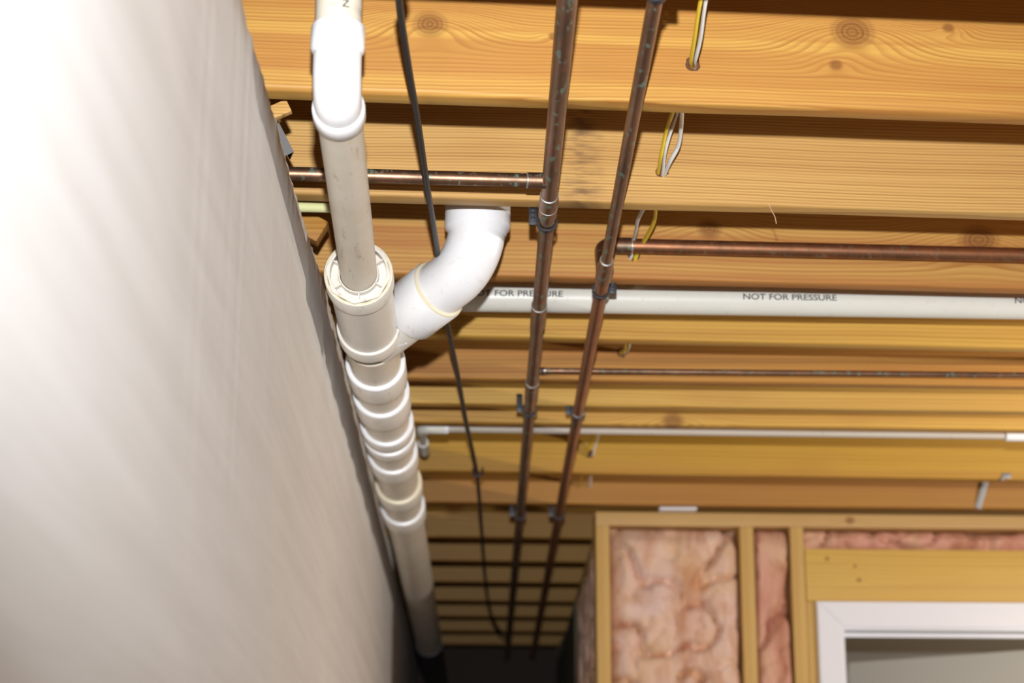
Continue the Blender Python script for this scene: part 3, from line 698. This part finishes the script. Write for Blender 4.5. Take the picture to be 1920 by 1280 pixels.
b = B(); box(b, 1.25, 3.08, .001, .013, .01, ZT - .05); o = mk('wallboard_panel', b, M_olive, side, local=True, flat=True)
# ---------------------------------------------- door
door = root('door_1', PO, PA, label='white door frame with casing in the insulated wall, panel door ajar', cat='door', kind='structure')
DX0, DX1 = .678, 1.60; ZH = 2.122
def dbox(name, *a, **k): return pbox(name, *a, M_white, door, .003, **k)
def casing(name, P):   # mitred flat casing: outline in x,z extruded in y
    b = B(); f = [b.verts.new((x, -.016, z)) for x, z in P]; g = [b.verts.new((x, -.0005, z)) for x, z in P]; n = len(P)
    b.faces.new(f); b.faces.new(g[::-1])
    for i in range(n): b.faces.new((f[i], g[i], g[(i + 1) % n], f[(i + 1) % n]))
    bmesh.ops.bevel(b, geom=[e for e in b.edges if all(v.co.y < -.01 for v in e.verts)], offset=.003, segments=2, affect='EDGES')
    return mk(name, b, M_white, door, local=True, angle=30)
CW = .070; r_ = .005
casing('side_casing', [(DX0 - CW + r_, 0), (DX0 + r_, 0), (DX0 + r_, ZH - r_), (DX0 - CW + r_, ZH + CW - r_)])
casing('head_casing', [(DX0 - CW + r_ + .0002, ZH + CW - r_), (DX0 + r_ + .0002, ZH - r_), (DX1 - r_, ZH - r_), (DX1 + CW - r_, ZH + CW - r_)])
casing('side_casing', [(DX1 - r_, 0), (DX1 + CW - r_, 0), (DX1 + CW - r_, ZH + CW - r_ - .0002), (DX1 - r_, ZH - r_ - .0002)])
dbox('jamb', DX0 - .006, DX0 + .012, 0, .115, 0, ZH - .012)
dbox('jamb', DX1 - .012, DX1 + .006, 0, .115, 0, ZH - .012)
dbox('head_jamb', DX0 - .006, DX1 + .006, 0, .115, ZH - .012, ZH + .006)
dbox('door_stop', DX0 + .012, DX1 - .012, .055, .075, ZH - .024, ZH - .012)
# leaf hinged on the right jamb and swung into the far room
hx, hy, oa = DX1 - .014, .118, math.radians(35)
leaf = B(); LW, LH = .915, ZH - .03
LM = Matrix.Translation((hx, hy, .008)) @ Matrix.Rotation(-oa, 4, 'Z')
def lbox(name, x0, x1, y0, y1, z0, z1, par=door, bev=.003):
    b = B(); box(b, -x1, -x0, y0, y1, z0, z1, LM, bev); return mk(name, b, M_leaf, par, local=True, angle=30)
M_leaf = plain('ivory_door_paint', (0.62, 0.60, 0.53), 0.4)
lf = lbox('door_leaf', 0, LW, 0, .036, 0, LH)
for c in range(2):
    for (za, zb) in ((.22, .85), (1.02, 1.62), (1.74, LH - .115)):
        xa = .115 + c * .385; xb = xa + .30
        b = B()
        M2 = LM
        for (q0, q1, w0, w1) in ((xa, xb, zb - .018, zb), (xa, xb, za, za + .018), (xa, xa + .018, za + .018, zb - .018), (xb - .018, xb, za + .018, zb - .018)):
            box(b, -q1, -q0, -.005, .001, w0, w1, LM, .002)
        box(b, -(xb - .04), -(xa + .04), -.003, .001, za + .04, zb - .04, LM, .0015)
        mk('door_panel', b, M_leaf, lf, local=True, angle=30)
# drywall ceiling and far wall of the room behind the door
cm = B(); box(cm, .10, 3.9, .10, 3.1, ZT - .019, ZT - .004, PM); setp(mk('ceiling_far_room', cm, M_drywall, flat=True), label='tan wallboard ceiling of the room seen through the door', cat='ceiling', kind='structure')
cm = B(); box(cm, .12, 3.85, 2.85, 2.95, 0, ZT - .02, PM); setp(mk('wall_far_room', cm, M_grey, flat=True), label='pale wall of the room behind the door', cat='wall', kind='structure')

# ------------------------------------------------------------ small things
a_ = face('I', 1234, 949, .0); c_ = face('I', 1305, 950, .0)
b = B(); p = onz(1270, 954.5, ZJ - .001); box(b, p.x - .052, p.x + .052, p.y - .028, p.y + .012, ZJ - .0075, ZJ - .0002, None, .001); mk('plastic_shim', b, M_shim, label='white plastic shim lying in the gap over the top plate', cat='shim')
# metal strap bridging the last two joists
org, aa = JO['I']; 
b = B(); n_ = Vector((0, 0, 1)); wv = Vector((.010, 0, 0))
def strip(b, P, w, t):
    sweep(b, P, 1.0, 4, True, (w, t))
sweep(b, [face('I', 1834, 953, .002), face('I', 1842, 925, .012), face('I', 1850, 896, .016)], .0085, 4, True, (.2, 1.0)); mk('metal_strap', b, M_strap, label='grey metal strap slanting between the last two lit joists on the right', cat='strap')
p = face('H', 1887, 891, .001); b = B(); box(b, p.x - .011, p.x + .011, p.y - .003, p.y + .0005, p.z - .008, p.z + .006, None, .001); box(b, p.x - .016, p.x - .008, p.y - .006, p.y, p.z - .014, p.z - .006, None, .001); mk('metal_staple', b, M_steel, label='small steel staple on lower edge of the deep golden joist', cat='staple')
# splinter hanging below joist B
p = face('B', 1446, 392, .0); b = B(); sweep(b, spline([p + Vector((-.004, 0, .01)), p + Vector((0, -.002, -.003)), p + Vector((.005, -.003, -.014)), p + Vector((.007, -.003, -.026))], 4), [.0006] * 13, 6); mk('wood_splinter', b, plain('pale_splinter', (.7, .45, .28), .7), label='tiny pale splinter hanging off the pale stained joist', cat='splinter')
# bits in the gap above the wallboard
p = onz(590, 389, ZJ + .002); b = B(); sweep(b, [Vector((p.x - .12, p.y - .005, p.z)), Vector((p.x - .04, p.y, p.z + .001)), Vector((p.x + .028, p.y + .002, p.z))], [.009, .0095, .0085], 12, True, (1.0, .9)); mk('foam_strip', b, M_foam, label='pale yellow-green foam strip poking out above the wallboard', cat='foam')
p = onz(596, 440, ZJ - .01); b = B(); M = Matrix.Translation(p) @ Matrix.Rotation(.5, 4, 'Y'); box(b, -.09, .004, -.002, .03, -.012, .028, M, .002); mk('wood_block', b, mI, label='brown wood offcut in the gap above the wallboard beside the drain', cat='wood')
p = onz(528, 205, ZJ - .004); b = B(); M = Matrix.Translation(p) @ Matrix.Rotation(-.45, 4, 'Y'); box(b, -.10, .012, .0, .012, -.008, .012, M, .001); mk('wood_scrap', b, mB, label='torn wood scrap at the top edge of the wallboard', cat='wood')
p = onz(535, 250, ZJ - .008); b = B(); M = Matrix.Translation(p) @ Matrix.Rotation(-.5, 4, 'Y') @ Matrix.Rotation(.3, 4, 'X'); box(b, -.004, -.002, -.01, .09, -.03, .05, M); box(b, -.03, -.004, -.01, -.008, -.03, .05, M); mk('metal_flashing', b, M_dark, flat=True, label='bent sheet metal piece in the dark gap above the wallboard', cat='metal')

# ------------------------------------------------------------ hanging bulbs, out of view
t = NT('bulb_glass'); t.b.inputs['Emission Color'].default_value = (1, .84, .60, 1); t.b.inputs['Emission Strength'].default_value = 12
M_bulb = t.out((.9, .85, .75), .4)
def pendant(x, y, ztop, watt, label, drop=.22):
    lamp = root('pendant_lamp', (x, y, ztop - drop - .12), label=label, cat='lamp', group='bare hanging bulbs')
    dn = (0, 0, -1); z = ztop - drop
    b = B(); lathe(b, (x, y, ztop), dn, [(0, 0), (0, .045), (.008, .045), (.02, .02), (.02, 0)], 24); mk('ceiling_rose', b, M_shim, lamp)
    b = B(); sweep(b, [(x, y, ztop - .015), (x, y, z - .005)], .003, 8); mk('cord', b, M_cable, lamp)
    b = B(); lathe(b, (x, y, z), dn, [(0, 0), (0, .012), (.01, .018), (.045, .02), (.045, 0)], 20); mk('lampholder', b, M_shim, lamp)
    b = B(); lathe(b, (x, y, z - .044), dn, [(0, .013), (.02, .015), (.045, .028), (.065, .03), (.085, .022), (.093, 0)], 24); mk('bulb', b, M_bulb, lamp)
    ll = bpy.data.lights.new('bulb_light', 'POINT'); ll.energy = watt; ll.color = (1.0, .92, .82); ll.shadow_soft_size = .034
    lo = bpy.data.objects.new('bulb_light', ll); S.collection.objects.link(lo); lo.location = (x, y, z - .175)
pendant(2.4, 3.62, ZJ, 112, 'bare bulb hanging far to the right, outside the frame')
q = PM @ Vector((2.9, 1.4, 0)); pendant(q.x, q.y, ZT - .02, 34, 'added unseen bulb brightening the room behind the door')  # added bulb, invented to lift the ceiling seen through the doorway
